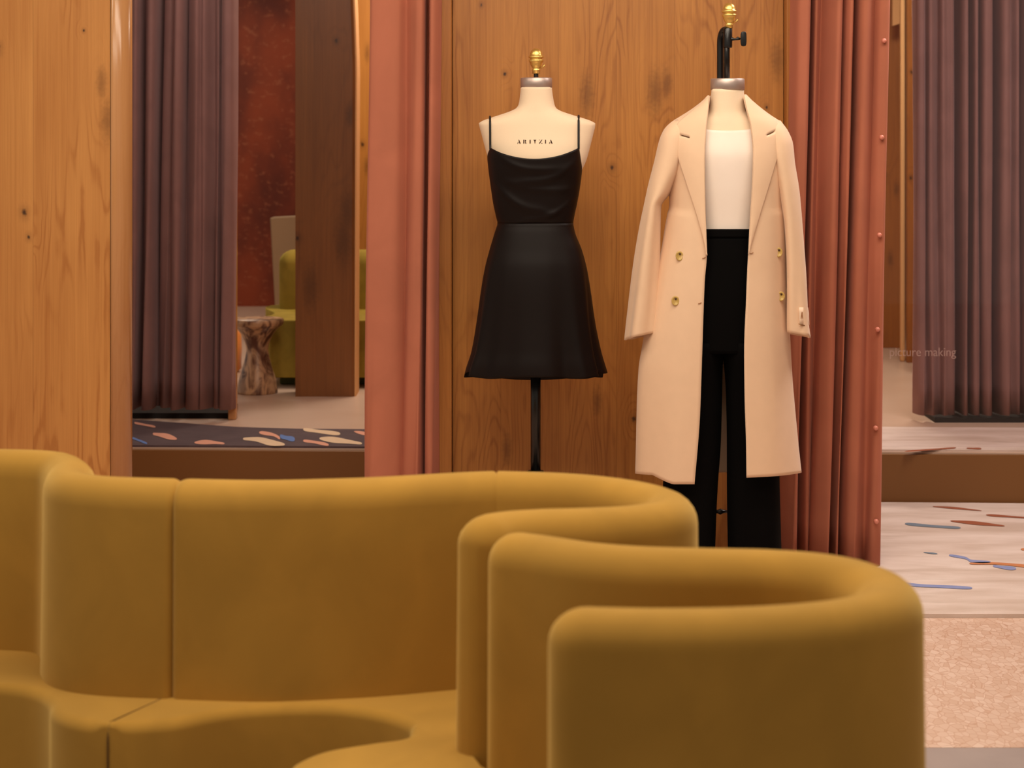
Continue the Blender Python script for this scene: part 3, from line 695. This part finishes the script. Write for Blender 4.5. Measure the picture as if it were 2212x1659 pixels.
def chem(u):   # u 0 right edge .. 1 left edge
    if u < .25: return 1032-12*(u/.25)
    if u > .75:
        t = (u-.75)/.25; return 1022+4*min(1, t/.45)+(20*max(0, min(1, (t-.5)/.3)))
    return 1020
def cfold(u, v, th):
    b = v*.009*math.sin(u*26+.7)+(.004*math.sin(u*9) if v > .3 else 0)
    return b*min(1, 12*u, 12*(1-u))
surf('coat_body', csec, M_COAT, coat, const(207), chem, 110, 150, a=cang, fold=cfold, th=.004)
# sleeves
SL = Sec(D2-.02, [(258, 1458, 1500, .03, .03), (266, 1447, 1500, .05, .05), (280, 1434, 1498, .068, .066), (300, 1425, 1492, .078, .072), (350, 1413, 1480, .083, .075), (400, 1401, 1456, .083, .075), (420, 1397, 1445, .083, .075), (445, 1392, 1427, .082, .074), (480, 1385, 1425, .081, .072), (560, 1372, 1423, .08, .07), (650, 1361, 1422, .078, .07), (740, 1351, 1418, .078, .07)], 2.2)
SR = Sec(D2-.02, [(260, 1650, 1686, .03, .03), (268, 1648, 1692, .05, .05), (282, 1650, 1702, .066, .066), (310, 1655, 1713, .078, .072), (350, 1664, 1717, .083, .075), (410, 1678, 1726, .083, .075), (500, 1692, 1734, .081, .072), (600, 1697, 1742, .08, .07), (700, 1699, 1748, .078, .07), (740, 1700, 1753, .078, .07)], 2.2)
surf('sleeve', SL, M_COAT, coat, const(258), lambda u: 725-7*math.cos(th_u(u))+(3 if math.sin(th_u(u)) > 0 else 0), 70, 56, fold=lambda u, v, th: .007*math.sin(th*4+v*3)*min(1, 3*v)*v, th=.004)
surf('sleeve', SR, M_COAT, coat, const(260), lambda u: 722+5*math.cos(th_u(u))+(3 if math.sin(th_u(u)) > 0 else 0), 70, 56, fold=lambda u, v, th: .007*math.sin(th*4+2+v*3)*min(1, 3*v)*v, th=.004)
# collar and lapels lie on the coat fronts
outL = [(207, 1530), (225, 1513), (245, 1490), (262, 1469), (280, 1457), (300, 1456), (340, 1465), (390, 1481), (450, 1501), (520, 1521), (552, 1527)]
outR = [(205, 1611), (222, 1628), (242, 1650), (258, 1670), (275, 1686), (290, 1690), (320, 1684), (390, 1664), (460, 1642), (520, 1624), (548, 1617)]
def lapel(name, inner, outp, y0, y1, gorge, ua, ub):
    nx, na, nb = 24, 16, 44; vs, fs = [], []
    for j in range(na+nb+2):
        for i in range(nx+1):
            u = i/nx; gg = gorge(u); slit = 1.5 if ua <= u <= ub else .2
            py = y0+(gg-slit-y0)*j/na if j <= na else gg+slit+(y1-gg-slit)*(j-na-1)/nb
            a_ = inner(py); px = a_+(interp(outp, py)[0]-a_)*u
            vs.append(P(px, py, csec.front(px, py)-.006-.002*math.sin(PI*u)))
    for j in range(na+nb+1):
        for i in range(nx):
            if j == na and ua <= (i+.5)/nx <= ub: continue
            fs.append((j*(nx+1)+i, j*(nx+1)+i+1, (j+1)*(nx+1)+i+1, (j+1)*(nx+1)+i))
    return solid(mesh(name, vs, fs, M_COAT, coat), .0045, 0)
lapel('lapel', lambda y: eL(y)-1, outL, 207, 552, lambda u: 288.5+18*(1-u), .50, .87)
lapel('lapel', lambda y: eR(y)+1, outR, 205, 548, lambda u: 292-(u-.48)*29, .46, .84)
def button(px, py, rx=8.5, ry=10.5):
    d = csec.front(px, py); q = d/F; c0 = P(px, py, d-.004); n = 24; vs, fs = [], []
    for sc_, dy in [(0.001, -.0015), (.6, -.0015), (.72, -.0035), (.9, -.004), (1, -.002), (1, .004)]:
        for i in range(n): vs.append(c0+Vector((rx*q*sc_*math.cos(2*PI*i/n), dy, ry*q*sc_*math.sin(2*PI*i/n))))
    for j in range(5):
        for i in range(n): fs.append((j*n+i, j*n+(i+1) % n, (j+1)*n+(i+1) % n, (j+1)*n+i))
    b = mesh('button', vs, fs, M_HORN, coat)
    e = c0+Vector((.001, -.003, .006)); tube('thread_eyelet', [e, e+Vector((0, .003, 0))], .003, M_HOLE, b, 8)
for px, py in [(1468, 553), (1459, 650), (1682, 545), (1687, 640)]: button(px, py)
for px, py in [(1521, 557), (1512, 655), (1624, 547)]:
    d = csec.front(px, py)-.0025; tube('buttonhole', [P(px-4, py+1, d), P(px+1, py, d), P(px+3, py-2, d)], .0011, M_THREAD, coat, 6)
# cuff tag and pin
def on_sleeve(px, py, o_=.003): return P(px, py, SR.front(px, py)-o_)
tg = [[1726, 664], [1744.5, 663], [1749, 700], [1727, 703]]
vs = [on_sleeve(a_+(b_-a_)*t, c_+(d_-c_)*t if 0 else c_+(d_-c_)*t) for a_, b_, c_, d_ in [(1726, 1745, 664, 664), (1726.5, 1747, 676, 676), (1727, 1747.5, 689, 689), (1727.5, 1748.5, 702, 702)] for t in (0, .25, .5, .75, 1)]
fs = [(j*5+i, j*5+i+1, (j+1)*5+i+1, (j+1)*5+i) for j in range(3) for i in range(4)]
tagm = solid(mesh('cuff_label', vs, fs, M_TAG, coat), .0012)
vs, fs = [], []
for quad in [[(1729.5, 688), (1731.5, 688), (1733, 674), (1731.8, 674)], [(1733, 688), (1735, 688), (1733.5, 674), (1732.5, 674)], [(1731, 683.5), (1734, 683.5), (1734, 681.8), (1731, 681.8)],
             [(1741, 681), (1745, 682.5), (1745, 684), (1741, 682.8)], [(1741, 687.5), (1745, 687.5), (1745, 688.5), (1741, 688.5)]]:
    b0 = len(vs); vs += [on_sleeve(a_, b_, .0052) for a_, b_ in quad]; fs.append(tuple(range(b0, b0+4)))
mesh('printed_mark', vs, fs, M_THREAD, tagm, False)
tube('safety_pin', [on_sleeve(1725, 699.5, .004), on_sleeve(1730, 702, .006), on_sleeve(1738, 703, .006), on_sleeve(1745, 704, .004)], .0012, M_PIN, coat, 6)

# ------------------------------------------------------------ serpentine sofa
HT, HS = .811, .43
sofa = root('serpentine_sofa', (-.1, 3.0, 0), 'mustard velvet serpentine sofa winding across the foreground', 'sofa')
def wall_strip(name, path, ra, rb, h=.048, z0=.05, flare=.012, zt=HT, leanA=0.0):
    """upholstered back following a plan path; ra / rb = rounding of its two ends"""
    pts = spline([Vector((x, y, 0)) for x, y in path], 14)
    cum = [0]
    for i in range(1, len(pts)): cum.append(cum[-1]+(pts[i]-pts[i-1]).length)
    Ln = cum[-1]
    def at(s_):
        s_ = max(0, min(Ln, s_))
        for i in range(1, len(cum)):
            if cum[i] >= s_: break
        t = (s_-cum[i-1])/max(1e-9, cum[i]-cum[i-1]); p = pts[i-1].lerp(pts[i], t)
        i0, i1 = max(0, i-3), min(len(pts)-1, i+2); d = (pts[i1]-pts[i0]).normalized()
        return p, d
    ss = []
    for k_ in range(9): ss.append(ra*(1-math.cos(k_/8*PI/2)))
    m = int((Ln-ra-rb)/.012)
    for k_ in range(1, m): ss.append(ra+(Ln-ra-rb)*k_/m)
    for k_ in range(8, -1, -1): ss.append(Ln-rb*(1-math.cos(k_/8*PI/2)))
    vs, fs = [], []; ns = None
    for s_ in ss:
        f_ = 1.0; dz = 0.0
        if s_ < ra: a_ = 1-s_/ra; dz = ra*.9*(1-math.sqrt(max(0, 1-a_*a_))); f_ = math.sqrt(max(.02, 1-a_**2.4))
        if Ln-s_ < rb: a_ = 1-(Ln-s_)/rb; dz = rb*.9*(1-math.sqrt(max(0, 1-a_*a_))); f_ = math.sqrt(max(.02, 1-a_**2.4))
        p, d = at(s_); nrm = Vector((-d.y, d.x, 0))
        prof = []
        zz = zt-dz; rnd_ = h*f_
        for k_ in range(9): z = z0+(zz-rnd_-z0)*k_/8; prof.append((rnd_*1.0+flare*f_*(1-k_/8)**1.3, z))
        for k_ in range(1, 12): t = k_/12*PI; prof.append((rnd_*math.cos(t), zz-rnd_+rnd_*math.sin(t)))
        for k_ in range(8, -1, -1): z = z0+(zz-rnd_-z0)*k_/8; prof.append((-rnd_*1.0-flare*f_*(1-k_/8)**1.3, z))
        ns = len(prof)
        for o_, z in prof: vs.append(p+nrm*o_+Vector((0, 0, z)))
    for j in range(len(ss)-1):
        for i in range(ns-1): fs.append((j*ns+i, j*ns+i+1, (j+1)*ns+i+1, (j+1)*ns+i))
        fs.append((j*ns+ns-1, j*ns, (j+1)*ns, (j+1)*ns+ns-1))
    fs += [tuple(range(ns)), tuple((len(ss)-1)*ns+i for i in range(ns))]
    return mesh(name, vs, fs, M_VEL, sofa)
pC = [(-1.5, 3.63), (-1.2, 3.655), (-1.0, 3.65), (-.895, 3.62), (-.845, 3.54), (-.825, 3.45), (-.79, 3.385), (-.72, 3.35), (-.593, 3.331)]
pA = [(-.605, 3.333), (-.50, 3.32), (-.42, 3.318), (-.30, 3.335), (-.215, 3.355), (-.09, 3.395), (-.03, 3.408)]
pA2 = [(-.028, 3.408), (.08, 3.39), (.16, 3.355), (.23, 3.295), (.27, 3.215), (.258, 3.135), (.20, 3.085), (.12, 3.065), (.05, 3.055), (-.01, 3.035), (-.045, 3.005), (-.062, 2.975)]
pB = [(-.028, 2.895), (.0, 2.878), (.05, 2.848), (.12, 2.80), (.2, 2.772), (.30, 2.76), (.38, 2.752), (.45, 2.728), (.50, 2.68), (.525, 2.60), (.505, 2.52), (.45, 2.462), (.38, 2.43), (.30, 2.412), (.2, 2.405), (.12, 2.41), (.048, 2.42)]
wall_strip('backrest', pC, .01, .022)
wall_strip('backrest', pA, .024, .004)
wall_strip('backrest', pA2, .004, .05)
wall_strip('backrest', pB, .045, .05)
def seat(name, front, rest, rad=.02, z0=.05):
    """front = visible outline that gets a rounded top edge; rest = edges under the backs and seams"""
    from mathutils.geometry import tessellate_polygon
    poly = list(front)+list(rest); n = len(poly); nf = len(front)
    pts = [Vector((p[0], p[1], 0)) for p in poly]
    ln = [0.0]
    for i in range(1, nf): ln.append(ln[-1]+(pts[i]-pts[i-1]).length)
    fac = [max(.45, min(1, ln[i]/.025, (ln[-1]-ln[i])/.025)) if i < nf else 0 for i in range(n)]
    ar = sum(pts[i].x*pts[(i+1) % n].y-pts[(i+1) % n].x*pts[i].y for i in range(n))
    sg = 1 if ar > 0 else -1
    nr = []
    for i in range(n):
        d = (pts[min(i+1, nf-1)]-pts[max(i-1, 0)]) if i < nf else Vector((0, 0, 0))
        d = d.normalized() if d.length > 0 else Vector((0, 0, 0)); nr.append(Vector((-d.y, d.x, 0))*sg)
    vs, fs = [], []; lev = [(0, z0), (0, .2)]+[(rad*(1-math.cos(t)), rad-rad*math.sin(t)) for t in [i/7*PI/2 for i in range(8)]]
    for li, (off, dz) in enumerate(lev):
        for p, m, f_ in zip(pts, nr, fac):
            z = dz if li < 2 else HS-dz*f_
            vs.append(p+m*off*f_+Vector((0, 0, z)))
    for j in range(len(lev)-1):
        for i in range(n): fs.append((j*n+i, j*n+(i+1) % n, (j+1)*n+(i+1) % n, (j+1)*n+i))
    top = [v.copy() for v in vs[-n:]]; b0 = len(vs); vs += top
    for t in tessellate_polygon([[Vector((v.x, v.y, 0)) for v in top]]): fs.append(tuple(b0+i for i in t))
    o = mesh(name, vs, fs, M_VEL, sofa)
    bm = bmesh.new(); bm.from_mesh(o.data)
    for f_ in bm.faces:
        if abs(f_.normal.z) > .999: f_.smooth = False
        if f_.normal.z < -.9 and f_.calc_center_median().z > HS-.005: f_.normal_flip()
    bm.to_mesh(o.data); bm.free()
    return o
def fp(px, py): D = (EYE-HS)*F/(py-HY); return ((px-CX)*D/F, D)
sp2 = lambda L_, n=8: [(p.x, p.y) for p in spline([Vector((a_, b_, 0)) for a_, b_ in L_], n)]
s1b, s1f = (-.600, 3.332), fp(233, 1563)
sub = lambda L_, n=6: sp2(L_, n)
fr1 = sub([(-1.5, 3.3), fp(-200, 1478), fp(-60, 1478), fp(20, 1482), fp(75, 1493), fp(104, 1512), fp(112, 1532), fp(135, 1548), fp(175, 1558), s1f])
seat('seat', fr1, [s1b]+sub(pC[::-1])[1:])
hole = [s1f, fp(300, 1562), fp(380, 1556), fp(460, 1540), fp(540, 1529), fp(640, 1524), fp(740, 1526), fp(830, 1541), fp(880, 1559), fp(892, 1574)]
seat('seat', sub(hole), sub(pA2[::-1])+sub(pA[::-1])[1:-1]+[s1b])
lobe = [fp(892, 1574), fp(868, 1590), fp(800, 1600), fp(700, 1617), fp(640, 1640), fp(616, 1660), (-.37, 2.84), (-.345, 2.70), (-.26, 2.58), (-.14, 2.49), (0, 2.44), (.048, 2.42)]
seat('seat', sub(lobe), sub(pB[::-1])[1:]+[(-.05, 2.93), (-.062, 2.975)])
def lerp3(a_, b_, t): return Vector(a_).lerp(Vector(b_), t)
d0 = (fp(330, 1498)[0], fp(330, 1498)[1], HS)
tube('seam', [(s1b[0], s1b[1], HS-.001), lerp3((s1b[0], s1b[1], HS-.001), (s1f[0], s1f[1], HS-.001), .93), (s1f[0], s1f[1]+.002, HS-.012), (s1f[0], s1f[1]-.0005, HS-.03), (s1f[0], s1f[1]-.0005, .06)], .0018, M_SEAM_SHADE, sofa, 6)  # thin dark tube drawn in place of the shadow line between seat modules
# recessed plinth foot
fo = prism('sofa_foot', sub([(-.55, 3.3), (-.3, 3.32), (0, 3.35), (.18, 3.25), (.1, 3.1), (-.15, 3.1), (-.25, 2.9), (.1, 2.72), (.42, 2.66), (.42, 2.52), (0, 2.5), (-.3, 2.8), (-.25, 3.2)], 1), 0, .06, M_DARK, sofa)
box('sofa_foot', -1.4, -.9, 3.35, 3.6, 0, .06, M_DARK, sofa)
